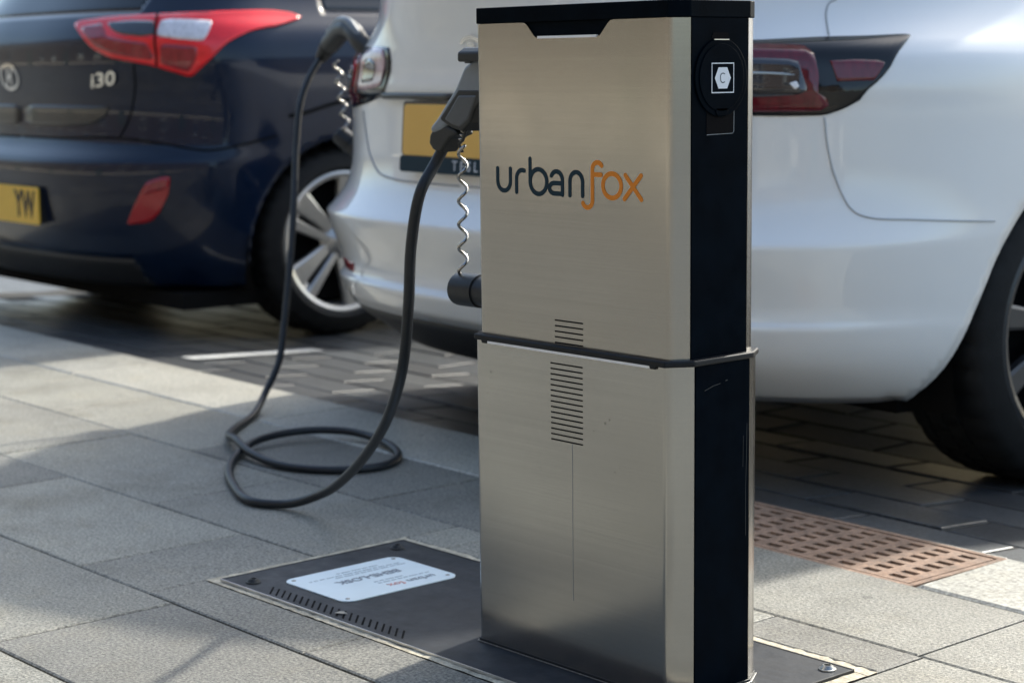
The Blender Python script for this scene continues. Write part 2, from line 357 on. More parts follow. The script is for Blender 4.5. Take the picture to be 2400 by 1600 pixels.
# parking bay of block pavers, falling away from the kerb for the first three quarters of a metre
FALL=.75
def bay_z(x,y):
    t=max(0,min(1,(y-ly(10,x))/FALL)); return -.014+(BAY+.014)*t
def fall_sheet(name,xa,xb,yend,dz,m,parent=None):
    v=[];f=[]
    for x in (xa,xb): v+=[(x,ly(10,x)+.004,bay_z(x,ly(10,x))+dz),(x,ly(10,x)+FALL,BAY+dz),(x,yend,BAY+dz)]
    return obj(name,v,[(0,3,4,1),(1,4,5,2)],m,parent)
bay=fall_sheet('parking_bay',-60,40,30,-.026,'paver_field'); tag(bay,kind='structure')
fall_sheet('bay_bed',-6.9,-.5,4.6,-.0028,'joint_sand',bay)
PW,PH=.325,.150; rr=0; sl=-.042
y=2.645
while y<4.55:
    x=-6.8+(PW/2 if rr%2 else 0)+.1
    while x<-.7:
        q=[(x,y+sl*(x+3.18)),(x+PW,y+sl*(x+PW+3.18)),(x+PW,y+PH+sl*(x+PW+3.18)),(x,y+PH+sl*(x+3.18))]
        stone('block_paver',q,random.uniform(-.0015,.0015),-.05,'paver',bay,.013,.0025,bay_z)
        x+=PW
    y+=PH; rr+=1
# painted line between the two bays, worn at the end
v=[];f=[]
for i in range(25):
    t=i/24; yy=2.86+(3.36-2.86)*t; xx=-4.69-.06*t
    v+=[(xx-.035+random.uniform(-.004,.004),yy,bay_z(xx,yy)+.004),(xx+.035+random.uniform(-.004,.004),yy,bay_z(xx,yy)+.004)]
    if i: o=2*(i-1); f.append((o,o+1,o+3,o+2))
fix_normals(obj('painted_line',v,f,'bay_paint',bay))
# road on the far side of the pavement, behind the camera
tag(sheet('road',[(-60,-8.2),(40,-8.2),(40,-3.75),(-60,-3.75)],-.10,'asphalt'),kind='structure')
kb=box('kerb',-60,40,-3.75,-3.602,-.2,-.002,'kerbstone',None,.01); tag(kb,kind='structure')
pv=box('pavement',-60,40,-10.0,-8.2,-.2,.0,'slab_field',None); tag(pv,kind='structure')
# unseen brick terrace, placed and raised to block low sky and tint the steel
ter=empty('unseen_brick_terrace',(-18,-10,0)); tag(ter,'added long three-storey brown brick terrace across the road, out of view behind the viewer','building')
TX0,TX1=-36,40
box('wall',TX0,TX1,-8,0,0,9.2,'brickwork',ter)
prism('roof',[(.5,9.1),(-4,11.6),(-8.5,9.1)],'x',TX0-.3,TX1+.3,'roof_slate',ter)
box('plinth',TX0,TX1,.0,.05,0,.45,'stone_trim',ter)
for i in range(19):
    x=TX0+2+i*4
    for z0,z1 in ((.95,2.45),(3.7,5.2),(6.4,7.9)):
        if i%3==1 and z0<1:
            d=box('door',x-.5,x+.5,.003,.06,0,2.2,'door_green',ter,.01); box('handle',x+.36,x+.42,.06,.11,1.0,1.12,'chrome',d)
            continue
        wdw=box('window',x-.65,x+.65,.003,.05,z0,z1,'label_white',ter)
        for sx in (-.62,.02): box('pane',x+sx,x+sx+.6,.05,.056,z0+.05,z1-.05,'car_glass',wdw)
        box('sill',x-.8,x+.8,.0,.13,z0-.12,z0,'stone_trim',wdw)
# ------------------------------------------------------------------ charging post
CX,CY=-1.599,1.6624; W,D_=.3955,.1662
post=empty('charging_post',(CX,CY,0))
tag(post,'brushed steel electric vehicle charging post with black side panels and cap','charging post')
def octo(x0,x1,y0,y1,cx,cy): return [(x0+cx,y0),(x1-cx,y0),(x1,y0+cy),(x1,y1-cy),(x1-cx,y1),(x0+cx,y1),(x0,y1-cy),(x0,y0+cy)]
def off(o): return (-W+o,-o,o,D_-o)
def sheet_wrap(name,y_sign,x0,x1,y0,y1,cx,cy,z0,ztop,notch,m,parent):
    """folded steel sheet: wide face plus the two chamfers; notch = list of (x,z) lowering the top edge"""
    r=.004; yf,ys=(y0,1) if y_sign<0 else (y1,-1)
    cols=[(x0,yf+ys*cy,None),(x0+cx*.62,yf+ys*cy*.38,None),(x0+cx-r*.6,yf+ys*.0022,None),(x0+cx,yf+ys*.0006,None),(x0+cx+r,yf,None)]
    cols+= [(x,yf,z) for x,z in notch]
    cols+=[(x1-cx-r,yf,None),(x1-cx,yf+ys*.0006,None),(x1-cx+r*.6,yf+ys*.0022,None),(x1-cx*.62,yf+ys*cy*.38,None),(x1,yf+ys*cy,None)]
    v=[];f=[]
    for i,(x,y,z) in enumerate(cols):
        v+=[(x,y,z0),(x,y,z if z else ztop)]
        if i: o=2*(i-1); f.append((o,o+2,o+3,o+1))
    o=fix_normals(obj(name,v,f,m,parent,smooth=True))
    o.data.polygons.foreach_set('use_smooth',[True]*len(o.data.polygons))
    s=o.modifiers.new('solid','SOLIDIFY'); s.thickness=.0018; s.offset=-1 
    if y_sign<0:
        pass
    e=o.modifiers.new('split','EDGE_SPLIT'); e.split_angle=R(38)
    return o
ZR,ZT=.4277,.851
# lower housing
x0,x1,y0,y1=off(0)
prism('lower_core',octo(x0+.003,x1-.003,y0+.003,y1-.003,.020,.032),'z',.004,ZR,'black_cap',post)
low=sheet_wrap('lower_front_panel',-1,x0,x1,y0,y1,.020,.032,.0035,ZR,[],'steel_worn',post)
sheet_wrap('lower_back_panel',1,x0,x1,y0,y1,.020,.032,.0035,ZR,[],'steel',post)
sp=box('side_panel',x1-.004,x1+.0004,y0+.034,y1-.034,.004,ZR,'black_panel',post)
box('side_panel',x0-.0004,x0+.004,y0+.034,y1-.034,.004,ZR,'black_panel',post)
for i in range(15):
    z=.3110+i*(.4118-.3110)/14; box('vent_slot',-.2270+.0005*(i<7),-.1664,-.0005,.003,z-.0009,z+.0009,'dark_void',low)
# upper housing
o_=.0069; ux0,ux1,uy0,uy1=off(o_)
prism('upper_core',octo(ux0+.003,ux1-.003,uy0+.003,uy1-.003,.0150,.0244),'z',ZR,ZT,'black_cap',post)
NOT=[(-.2839,ZT),(-.2789,ZT-.001),(-.2745,ZT-.0042),(-.2620,.8338),(-.2590,.8320),(-.2545,.8312),(-.1455,.8312),(-.1405,.8320),(-.1375,.8338),(-.1250,ZT-.0042),(-.1206,ZT-.001),(-.1156,ZT)]
upf=sheet_wrap('upper_front_panel',-1,ux0,ux1,uy0,uy1,.0150,.0244,ZR+.006,ZT,NOT,'steel',post)
sheet_wrap('upper_back_panel',1,ux0,ux1,uy0,uy1,.0150,.0244,ZR+.006,ZT,[],'steel',post)
ups=box('side_panel',ux1-.004,ux1+.0004,uy0+.0262,uy1-.0262,ZR+.006,ZT,'black_panel',post)
box('side_panel',ux0-.0004,ux0+.004,uy0+.0262,uy1-.0262,ZR+.006,ZT,'black_panel',post)
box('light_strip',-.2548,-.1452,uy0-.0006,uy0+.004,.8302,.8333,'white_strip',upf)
for i in range(5):
    z=.4383+i*(.4676-.4383)/4; box('vent_slot',-.2254,-.1725,uy0-.0005,uy0+.003,z-.0009,z+.0009,'dark_void',upf)
# cap
a0,a1,b0,b1=off(o_-.0016)
cap=prism('cap',octo(a0,a1,b0,b1,.0150,.0244),'z',ZT+.0005,ZT+.0212,'black_cap',post,.0012)
# trim ring between the housings, with feet and a pale strip below
a0,a1,b0,b1=off(-.0035)
ring=prism('trim_ring',octo(a0,a1,b0,b1,.0205,.0325),'z',ZR+.0002,ZR+.0082,'black_rubber',post,.0022,3)
for x in (-.3577,-.0377): prism('ring_foot',[(x-.0065,ZR+.0015),(x+.0065,ZR+.0015),(x+.0045,ZR-.0032),(x-.0045,ZR-.0032)],'y',-.0032,.002,'black_rubber',ring,.0008)
box('light_strip',-.3515,-.0440,-.0024,.001,ZR-.0026,ZR+.0003,'white_strip',ring)
# base trim
a0,a1,b0,b1=off(-.0022)
base=prism('base_trim',octo(a0,a1,b0,b1,.0205,.0325),'z',.0042,.0085,'black_rubber',post,.0012)
a0,a1,b0,b1=off(-.0038)
prism('base_edge',octo(a0,a1,b0,b1,.0205,.0325),'z',.0040,.0052,'bolt_steel',base,.0004)
# logo
yl=uy0-.0004
def arc(cx,cz,rx,rz,a0,a1,n=14): return [(cx+rx*math.cos(R(a0+(a1-a0)*i/n)),cz+rz*math.sin(R(a0+(a1-a0)*i/n))) for i in range(n+1)]
SW=.0060
GL=[('navy_ink',[[(-.3365,.6612)]+arc(-.3236,.6448,.0129,.0128,180,360)+[(-.3107,.6612)]]),
 ('navy_ink',[[(-.2985,.6312),(-.2985,.6490)]+arc(-.2870,.6485,.0115,.0118,180,70,10)]),
 ('navy_ink',[[(-.2715,.6755),(-.2715,.6463)],arc(-.2553,.6463,.0162,.0160,0,360,30)]),
 ('navy_ink',[arc(-.2205,.6495,.0112,.0112,150,0,12)+[(-.2093,.6312)],[(-.2093,.6322),(-.2245,.6322)]+arc(-.2248,.6389,.0092,.0067,270,90,10)+[(-.2093,.6456)]]),
 ('navy_ink',[[(-.1952,.6312),(-.1952,.6490)]+arc(-.1834,.6488,.0118,.0122,180,0,14)+[(-.1716,.6312)]]),
 ('orange_ink',[arc(-.1442,.6655,.0093,.0090,35,180,12)+[(-.1535,.6260)]+arc(-.1627,.6262,.0092,.0092,0,-155,12),[(-.1535,.6592),(-.1378,.6592)]]),
 ('orange_ink',[arc(-.1180,.6462,.0164,.0152,0,360,30)]),
 ('orange_ink',[[(-.0942,.6602),(-.0662,.6312)],[(-.0668,.6605),(-.0958,.6308)]])]
for m,strokes in GL:
    v=[];f=[]
    for i,s in enumerate(strokes):
        a,b=ribbon(s,SW); o=len(v); v+=[(p.x,yl-.00012*i,p.y) for p in a]; f+=[tuple(o+k for k in q) for q in b]
    obj('logo_letter',v,f,m,upf)
# socket cover on the right side, with its sticker; all on plane x = ux1
def side_cover(sx,sticker):
    xs=ux1+.0005 if sx>0 else ux0-.0005
    pc=(.083,.7790)
    def ext(a,b): return (xs+sx*a,xs+sx*b)
    # raised round cover: rim circle, flat hinge cut at the top, finger tab below
    P=[]
    for i in range(61):
        t=90-18-(360-36)*i/60; P.append((pc[0]+.0466*math.cos(R(t)),pc[1]+.0478*math.sin(R(t))))
    P+= [(pc[0]-.0135,pc[1]+.0460),(pc[0]+.0135,pc[1]+.0460)]
    cov=prism('socket_cover',P,'x',*ext(0,.0022),'black_panel',post,.0009)
    d=prism('cover_disc',circle(pc[0],pc[1],.0400,.0410,48),'x',*ext(.0022,.0034),'black_panel',cov,.0006)
    prism('finger_tab',[(pc[0]-.0108,.7420),(pc[0]+.0108,.7420),(pc[0]+.0108,.7365),(pc[0]+.0078,.7326),(pc[0]-.0078,.7326),(pc[0]-.0108,.7365)],'x',*ext(.0006,.0034),'black_panel',cov,.0006)
    prism('hinge',[(pc[0]-.0132,.8243),(pc[0]+.0132,.8243),(pc[0]+.0132,.8254),(pc[0]-.0132,.8254)],'x',*ext(.0010,.0026),'steel_edge',cov)
    prism('hinge_recess',[(pc[0]-.0160,.8262),(pc[0]+.0160,.8262),(pc[0]+.0130,.8335),(pc[0]-.0130,.8335)],'x',*ext(.0000,.0004),'dark_void',cov)
    rec=prism('finger_recess',[(.0585,.7415),(.1075,.7415),(.1075,.7135),(.1055,.7108),(.0585,.7100)],'x',*ext(.0,.0004),'dark_void',post)
    v,f=ribbon([(.0590,.7100),(.1050,.7107),(.1074,.7130),(.1076,.7400)],.0007); obj('recess_edge',[(xs+sx*.0007,p.x,p.y) for p in v],f,'plug_shell',rec)
    if sticker:
        X=xs+.0040
        v,f=ribbon([(.0640,.7608),(.1030,.7608),(.1030,.7962),(.0640,.7962),(.0640,.7608)],.0012); obj('sticker_frame',[(X,p.x,p.y) for p in v],f,'white_ink',cov)
        hx=[(.0692,.7784),(.0757,.7912),(.0912,.7912),(.0978,.7784),(.0912,.7656),(.0757,.7656)]
        obj('sticker_hexagon',[(X,a,b) for a,b in hx],[tuple(range(6))],'white_ink',cov)
        v,f=ribbon(arc(.0835,.7802,.0045,.0040,50,180,8)+arc(.0835,.7768,.0045,.0040,180,310,8),.0011); obj('sticker_letter',[(X+.0003,p.x,p.y) for p in v],f,'navy_ink',cov)
side_cover(1,True)
# scuffs on the lower black side
for pts,w_ in (([(.128,.345),(.1275,.30),(.1262,.262),(.1268,.20)],.0005),([(.1215,.33),(.1208,.29)],.0004),([(.050,.396),(.066,.4005),(.078,.402)],.0006),([(.088,.4045),(.091,.405)],.0010)):
    v,f=ribbon(pts,w_); obj('scuff',[(x1+.0008,p.x,p.y) for p in v],f,'plug_dark',sp)
# faint seam down the lower front and scratches
box('panel_seam',-.1866,-.1861,-.0003,.001,.10,.3097,'plug_shell',low)
# socket on the hidden left side: collar with its hinged cover swung up
sk=prism('socket_collar',circle(.083,.785,.036,.036,36),'x',ux0-.030,ux0+.001,'plug_black',post,.003)
prism('socket_cover',[(.050,.802),(.116,.802),(.116,.815),(.104,.822),(.062,.822),(.050,.815)],'x',ux0-.082,ux0-.002,'plug_black',post,.003)
prism('cover_latch',[(.070,.800),(.096,.800),(.096,.806),(.070,.806)],'x',ux0-.090,ux0-.075,'plug_black',post,.001)
# ------------------------------------------------------------------ cover plate in the pavement
plate=empty('cover_plate',((PLATE[0]+PLATE[1])/2,(PLATE[2]+PLATE[3])/2,0)); tag(plate,'dark grey metal cover plate set in the paving around the charging post','cover plate')
pcx,pcy=plate.location.x,plate.location.y
def pl(x,y): return (x-pcx,y-pcy)
pp=prism('plate',[pl(px0+.002,py0+.002),pl(px1-.002,py0+.002),pl(px1-.002,py1-.002),pl(px0+.002,py1-.002)],'z',-.03,.0035,'plate_metal',plate,.0006)
for q in ((px0,px1,py0-.0012,py0+.0012),(px0,px1,py1-.0012,py1+.0012),(px0-.0012,px0+.0012,py0+.0013,py1-.0013),(px1-.0012,px1+.0012,py0+.0013,py1-.0013)):
    a=pl(q[0],q[2]); b=pl(q[1],q[3]); box('edge_strip',a[0],b[0],a[1],b[1],-.02,.0041,'steel_edge' if q[3]<1.6 else 'bolt_black',plate)
for i in range(22):
    x=-2.393+i*(.3205/21); y=1.5958+.0052*i/21
    a=pl(x,y); prism('vent_slot',[(a[0]-.0155,a[1]+.0125),(a[0]-.0118,a[1]+.0132),(a[0]+.0155,a[1]-.0120),(a[0]+.0118,a[1]-.0127)],'z',.0030,.0039,'dark_void',plate)
def bolt(x,y,m):
    a=pl(x,y); e=empty('bolt'); e.parent=plate; e.location=(a[0],a[1],.0035)
    v,f=lathe([(.0001,.0012),(.0042,.0012),(.0046,.0066),(.0062,.0066),(.0086,.0040),(.0098,.0022),(.0118,.0018),(.0122,.0004),(.0120,-.0004)],28,'z')
    h=obj('head',v,f,m,e,smooth=True); s=h.modifiers.new('s','EDGE_SPLIT'); s.split_angle=R(35)
bolt(-1.5634,1.9129,'bolt_steel'); bolt(-2.4646,1.8955,'bolt_black'); bolt(-2.4511,1.6010,'bolt_black')
lab=prism('info_label',[pl(*p) for p in rrect(-2.4235,-2.2545,1.6345,1.8575,.020,8)],'z',.0036,.0056,'label_white',plate,.0005)
for x,y in ((-2.409,1.8441),(-2.2705,1.8445),(-2.2685,1.6485),(-2.409,1.6480)):
    prism('rivet',[pl(*p) for p in circle(x,y,.0036,None,16)],'z',.0050,.0066,'bolt_steel',lab,.0008)
def lab_text(s,x,y,size,m,bold=.0):
    a=pl(x,y); return text_mesh('lettering',s,size,m,lab,frame_mat((a[0],a[1],.0060),(0,-1,0),(1,0,0)),.0002,bold=bold)
lab_text('urban',-2.2855,1.8040,.0235,'ink_grey'); lab_text('fox',-2.2855,1.7545,.0235,'ink_red')
lab_text('BEHE-LOSK',-2.3480,1.7480,.0240,'ink_grey',.0004)
for x,ya,yb in ((-2.3080,1.835,1.735),(-2.3185,1.790,1.735),(-2.3760,1.840,1.700),(-2.3850,1.835,1.660),(-2.3960,1.800,1.720)):
    y=ya
    while y>yb:
        l=random.uniform(.006,.018); a=pl(x,y); b=pl(x+.0032,max(y-l,yb)); box('print_line',a[0],b[0],b[1],a[1],.0058,.0062,'ink_pale',lab); y-=l+.004
# a dried leaf scrap lying on the plate
v=[(0,0,.0),(.006,.0035,.0025),(.013,.004,.0035),(.021,.001,.001),(.013,-.003,.002),(.006,-.0025,.0015)]
lf=obj('leaf_scrap',v+[(a,b,c-.0006) for a,b,c in v],[tuple(range(6)),tuple(range(11,5,-1))]+[(i,(i+1)%6,6+(i+1)%6,6+i) for i in range(6)],'stone_trim'); lf.location=(-2.224,1.592,.0045); lf.rotation_euler=(0,0,R(25))
tag(lf,'small pale dried leaf scrap lying on the dark cover plate slots','leaf')
# ------------------------------------------------------------------ drain cover
dr=empty('drain_cover',((GRATE[0]+GRATE[1])/2,2.468,0)); tag(dr,'rusty cast iron kerb drain cover with rows of slots beside the kerb','drain cover')
gx=(GRATE[1]-GRATE[0])/2; gy=.112; rot=-.032
dr.rotation_euler=(0,0,rot)
box('pit',-gx,gx,-gy,gy,-.2,-.055,'dark_void',dr)
for q in ((-gx-.012,gx+.012,-gy-.012,-gy),(-gx-.012,gx+.012,gy,gy+.012),(-gx-.012,-gx,-gy,gy),(gx,gx+.012,-gy,gy)): box('frame',q[0],q[1],q[2],q[3],-.12,.000,'rust',dr,.001)
NX,NY=14,7; bw=.021; v=[];f=[]
m_=.004; X0,X1,Y0,Y1=-gx+m_,gx-m_,-gy+m_,gy-m_
xs=[X0]; px_=(X1-X0-.018)/NX
for i in range(NX): xs+=[X0+.018+i*px_, X0+.018+i*px_+px_-.022]
xs.append(X1)
ys=[Y0]; py_=(Y1-Y0-.014)/NY
for j in range(NY): ys+=[Y0+.014+j*py_, Y0+.014+j*py_+py_-.0145]
ys.append(Y1)
zt=-.001; zb=-.05
idx={}
def gv(i,j,z):
    k=(i,j,z)
    if k not in idx: idx[k]=len(v); v.append((xs[i],ys[j],z))
    return idx[k]
hole=lambda i,j: 0<i<len(xs)-1 and 0<j<len(ys)-1 and i%2==1 and j%2==1 and i<len(xs)-1
NXc,NYc=len(xs)-1,len(ys)-1
for i in range(NXc):
    for j in range(NYc):
        h=(i%2==1 and j%2==1)
        if not h: f.append((gv(i,j,zt),gv(i+1,j,zt),gv(i+1,j+1,zt),gv(i,j+1,zt)))
        else:
            c=[(i,j),(i+1,j),(i+1,j+1),(i,j+1)]
            for a in range(4):
                p,q=c[a],c[(a+1)%4]; f.append((gv(*p,zt),gv(*q,zt),gv(*q,zb),gv(*p,zb)))
c=[(0,0),(NXc,0),(NXc,NYc),(0,NYc)]
for a in range(4): p,q=c[a],c[(a+1)%4]; f.append((gv(*p,zt),gv(*q,zt),gv(*q,zb),gv(*p,zb)))
g=obj('grate',v,f,'rust',dr)
for x,y,s in ((-.16,.03,.010),(-.11,-.02,.012),(-.2,-.05,.014),(-.06,.03,.009),(-.28,.0,.008)): pass
# ------------------------------------------------------------------ charging cable
cab=empty('charging_cable',(-2.6,2.0,0)); tag(cab,'long black charging cable looped on the paving between the post and the white car','cable')
co=Vector((2.6,-2.0,0))
CR=.0084
near=[(-2.150,1.708,0.619),(-2.175,1.709,0.542),(-2.192,1.715,0.451),(-2.243,1.742,0.352),(-2.328,1.780,0.264),(-2.427,1.820,0.194),(-2.603,1.890,0.101),(-2.740,1.936,0.044)]
loop=[(-2.834,1.930,.012),(-2.905,1.902,.009),(-3.053,1.955,.009),(-3.205,2.046,.009),(-3.300,2.132,.011),(-3.36,2.225,.018),(-3.355,2.334,.022),(-3.289,2.402,.020),(-3.171,2.406,.014),(-3.05,2.353,.010),(-3.000,2.290,.009),(-2.994,2.238,.009),(-3.032,2.17,.009),(-3.133,2.125,.009),(-3.249,2.129,.016),(-3.363,2.162,.0265),(-3.45,2.202,.016),(-3.539,2.276,.010),(-3.66,2.41,.012)]
far=[(-3.725,2.483,0.043),(-3.744,2.536,0.108),(-3.769,2.570,0.186),(-3.807,2.617,0.316),(-3.856,2.668,0.457),(-3.918,2.724,0.612),(-3.946,2.758,0.708),(-3.963,2.799,0.772),(-3.980,2.853,0.827)]
start=[(-2.138,1.744,.684),(-2.148,1.734,.658)]
path=[Vector(p)+co for p in spline(start+near+loop+far,10)]
tube('cable',path,CR,'cable_black',cab,14)
# plug at the post: profile in the x-z plane, 0 = side face of the post
def P2(pts): return [(-1.9945+x+2.6,z) for x,z in pts]
Yp=1.745-2.0
pl1=prism('connector',P2([(.0,.812),(-.055,.806),(-.0790,.7960),(-.0993,.7658),(-.1405,.7239),(-.1600,.7081),(-.1500,.6990),(-.1300,.7050),(-.1080,.7200),(-.0950,.7400),(-.0600,.7520),(.0,.757)]),'y',Yp-.018,Yp+.018,'plug_shell',cab,.0115,4)
prism('band',P2([(-.0905,.7640),(-.0300,.7640),(-.0300,.7570),(-.0560,.7360),(-.0640,.7190),(-.0830,.7050),(-.1060,.7095),(-.1290,.7190),(-.1331,.7235)]),'y',Yp-.0188,Yp+.0188,'plug_black',pl1,.003,3)
prism('grip',P2([(-.0900,.7572),(-.0480,.7572),(-.0570,.7400),(-.0680,.7215),(-.0865,.7098),(-.1047,.7138),(-.1230,.7212)]),'y',Yp-.0200,Yp+.0200,'plug_grey',pl1,.0045,4)
prism('collar',P2([(-.1480,.7120),(-.1200,.7130),(-.1010,.7078),(-.0960,.7010),(-.1130,.6960),(-.1300,.6800),(-.1350,.6740),(-.1530,.6780),(-.1620,.6870),(-.1590,.7000)]),'y',Yp-.0165,Yp+.0165,'plug_black',pl1,.008,3)
box('nose',-1.9945-.004+2.6,-1.9945+.02+2.6,Yp-.028,Yp+.028,.759,.812,'plug_black',pl1,.008)
# wire loop and spiral cord with the dust cap
def spiral(name,p0,p1,r,turns,wire,parent,sag=0):
    p0,p1=Vector(p0)+co,Vector(p1)+co; d=p1-p0; t=d.normalized(); a=t.orthogonal().normalized(); b=t.cross(a); L=d.length
    n=int(turns*14); sil=[];
    pts=[p0+d*(i/n)+(a*math.cos(2*math.pi*turns*i/n)+b*math.sin(2*math.pi*turns*i/n))*r*(1 if 3<i<n-3 else .4) for i in range(n+1)]
    return tube(name,pts,wire,'lanyard_black',parent,8)
def twist(name,p0,p1,r,turns,wire,parent,m):
    p0,p1=Vector(p0)+co,Vector(p1)+co; d=p1-p0; t=d.normalized(); a=Vector((1,0,0)); b=t.cross(a).normalized(); a=b.cross(t)
    n=int(turns*16); pts=[p0+d*(i/n)+(a*math.cos(2*math.pi*turns*i/n)+b*math.sin(2*math.pi*turns*i/n))*r for i in range(n+1)]
    return tube(name,pts,wire,m,parent,8)
ln=twist('lanyard',(-2.087,1.735,.686),(-2.090,1.735,.502),.0060,5.5,.0025,cab,'lanyard_silver')
v=[];f=[]
twist('lanyard_loop',(-2.068,1.735,.742),(-2.093,1.735,.690),.0022,9,.0017,ln,'lanyard_silver')
tube('lanyard_clip',[Vector(p)+co for p in ((-2.062,1.733,.736),(-2.084,1.733,.692),(-2.093,1.733,.688),(-2.087,1.735,.676))],.0022,'lanyard_black',ln,8)
vv,ff=lathe([(.0001,-.052),(.019,-.052),(.0232,-.049),(.0240,-.044),(.0240,.0),(.0215,.001),(.0215,.03),(.0001,.03)],32,'x',(0,0,0))
dc=obj('dust_cap',vv,ff,'cable_black',cab,smooth=True); dc.location=Vector((-2.058,1.742,.480))+co; dc.modifiers.new('s','EDGE_SPLIT').split_angle=R(35)
def pchip(xs,ys):
    n=len(xs);h=[xs[i+1]-xs[i] for i in range(n-1)];d=[(ys[i+1]-ys[i])/h[i] for i in range(n-1)];m=[0]*n
    for i in range(1,n-1):
        if d[i-1]*d[i]>0:
            w1=2*h[i]+h[i-1];w2=h[i]+2*h[i-1];m[i]=(w1+w2)/(w1/d[i-1]+w2/d[i])
    m[0]=d[0];m[-1]=d[-1]
    def f(x):
        if x<=xs[0]:return ys[0]
        if x>=xs[-1]:return ys[-1]
        lo,hi=0,n-1
        while hi-lo>1:
            k=(lo+hi)//2
            if xs[k]<=x:lo=k
            else:hi=k
        t=(x-xs[lo])/h[lo];a=h[lo]
        return (2*t**3-3*t*t+1)*ys[lo]+(t**3-2*t*t+t)*a*m[lo]+(-2*t**3+3*t*t)*ys[lo+1]+(t**3-t*t)*a*m[lo+1]
    return f
class Shape:
    """waterline body: at each height a rear and a front superellipse joined by straight sides"""
    def __init__(s,rows):
        z=[r[0] for r in rows]; s.f=[pchip(z,[r[k] for r in rows]) for k in range(1,7)]; s.z0,s.z1=z[0],z[-1]
    def S(s,a,z,sx=1):
        yr,L,n,w,yf,Lf=[g(z) for g in s.f]
        if a<=1:
            th=a*math.pi/2;e=2/n
            return (sx*w*math.sin(th)**e, yr+L*(1-max(0,math.cos(th))**e), z)
        return (sx*w, yr+L+(a-1), z)
    def N(s,a,z,sx=1,h=2e-3):
        a0=max(a-h,1e-4);p=[s.S(a0,z,sx),s.S(a0+2*h,z,sx),s.S(a,z-h,sx),s.S(a,z+h,sx)]
        u=[p[1][i]-p[0][i] for i in range(3)];v=[p[3][i]-p[2][i] for i in range(3)]
        c=(u[1]*v[2]-u[2]*v[1],u[2]*v[0]-u[0]*v[2],u[0]*v[1]-u[1]*v[0]);l=math.sqrt(sum(k*k for k in c)) or 1
        return tuple(sx*k/l for k in c)
    def loop(s,z,na=84,ns=124,nf=24):
        yr,L,n,w,yf,Lf=[g(z) for g in s.f];P=[]
        for i in range(na+1): P.append(s.S(i/na,z)[:2])
        y0,y1=yr+L,yf-Lf
        for i in range(1,ns): P.append((w,y0+(y1-y0)*i/ns))
        for i in range(nf+1):
            th=math.pi/2*(1-i/nf);e=2/2.4
            P.append((w*math.sin(th)**e if i<nf else 0., yf-Lf*(1-max(0,math.cos(th))**e)))
        return P
#        z    yr   L    n    w    yf   Lf
TESLA=Shape([
 (.22,.22,.62,2.8,.83,4.55,.70),(.27,.145,.66,2.85,.872,4.62,.70),(.335,.062,.70,2.9,.897,4.66,.75),(.385,.034,.72,2.9,.908,4.68,.75),(.398,.030,.72,2.9,.909,4.68,.75),
 (.412,.045,.71,2.9,.911,4.68,.75),(.44,.040,.71,2.9,.914,4.68,.75),(.53,.006,.74,2.9,.922,4.694,.80),(.552,.0,.75,2.9,.924,4.69,.80),(.566,.012,.745,2.85,.925,4.69,.8),
 (.62,.050,.74,2.75,.926,4.67,.8),(.68,.060,.745,2.7,.927,4.62,.8),(.795,.062,.75,2.7,.926,4.42,.8),(.815,.062,.75,2.7,.925,4.36,.8),(.832,.046,.75,2.65,.924,4.28,.8),
 (.875,.050,.75,2.6,.921,4.02,.78),(.905,.046,.76,2.55,.912,3.88,.75),(.935,.042,.82,2.4,.893,3.76,.7),(1.0,.025,.95,2.2,.860,3.48,.65),(1.06,.012,1.0,2.15,.832,3.3,.6),
 (1.075,.02,1.0,2.15,.824,3.26,.6),(1.09,.12,.7,2.6,.818,3.22,.6),(1.11,.32,.65,2.6,.805,3.17,.6),(1.14,.62,.6,2.6,.785,3.1,.55),(1.25,1.02,.5,2.5,.72,2.88,.5),
 (1.35,1.42,.4,2.4,.655,2.62,.4),(1.415,1.72,.25,2.3,.57,2.36,.25),(1.443,1.9,.1,2.2,.40,2.2,.1)])
I30=Shape([
 (.16,.17,.50,2.7,.82,4.16,.6),(.22,.09,.55,2.7,.845,4.22,.65),(.30,.045,.58,2.8,.87,4.27,.7),(.42,.012,.60,2.8,.882,4.30,.75),(.56,.0,.60,2.8,.888,4.30,.75),
 (.60,.003,.60,2.8,.89,4.28,.75),(.63,.035,.58,2.8,.89,4.26,.75),(.66,.062,.56,2.8,.89,4.24,.75),(.76,.075,.54,2.8,.889,4.12,.72),(.84,.07,.52,2.8,.887,3.98,.7),
 (.90,.06,.50,2.8,.883,3.82,.66),(.96,.06,.48,2.8,.872,3.62,.62),(1.01,.075,.46,2.8,.850,3.42,.6),(1.05,.10,.45,2.8,.815,3.28,.55),(1.12,.15,.42,2.7,.768,3.14,.5),(1.25,.25,.38,2.6,.725,2.88,.45),
 (1.36,.33,.34,2.5,.665,2.6,.4),(1.43,.40,.3,2.4,.59,2.3,.35),(1.465,.75,.25,2.3,.45,1.9,.3)])
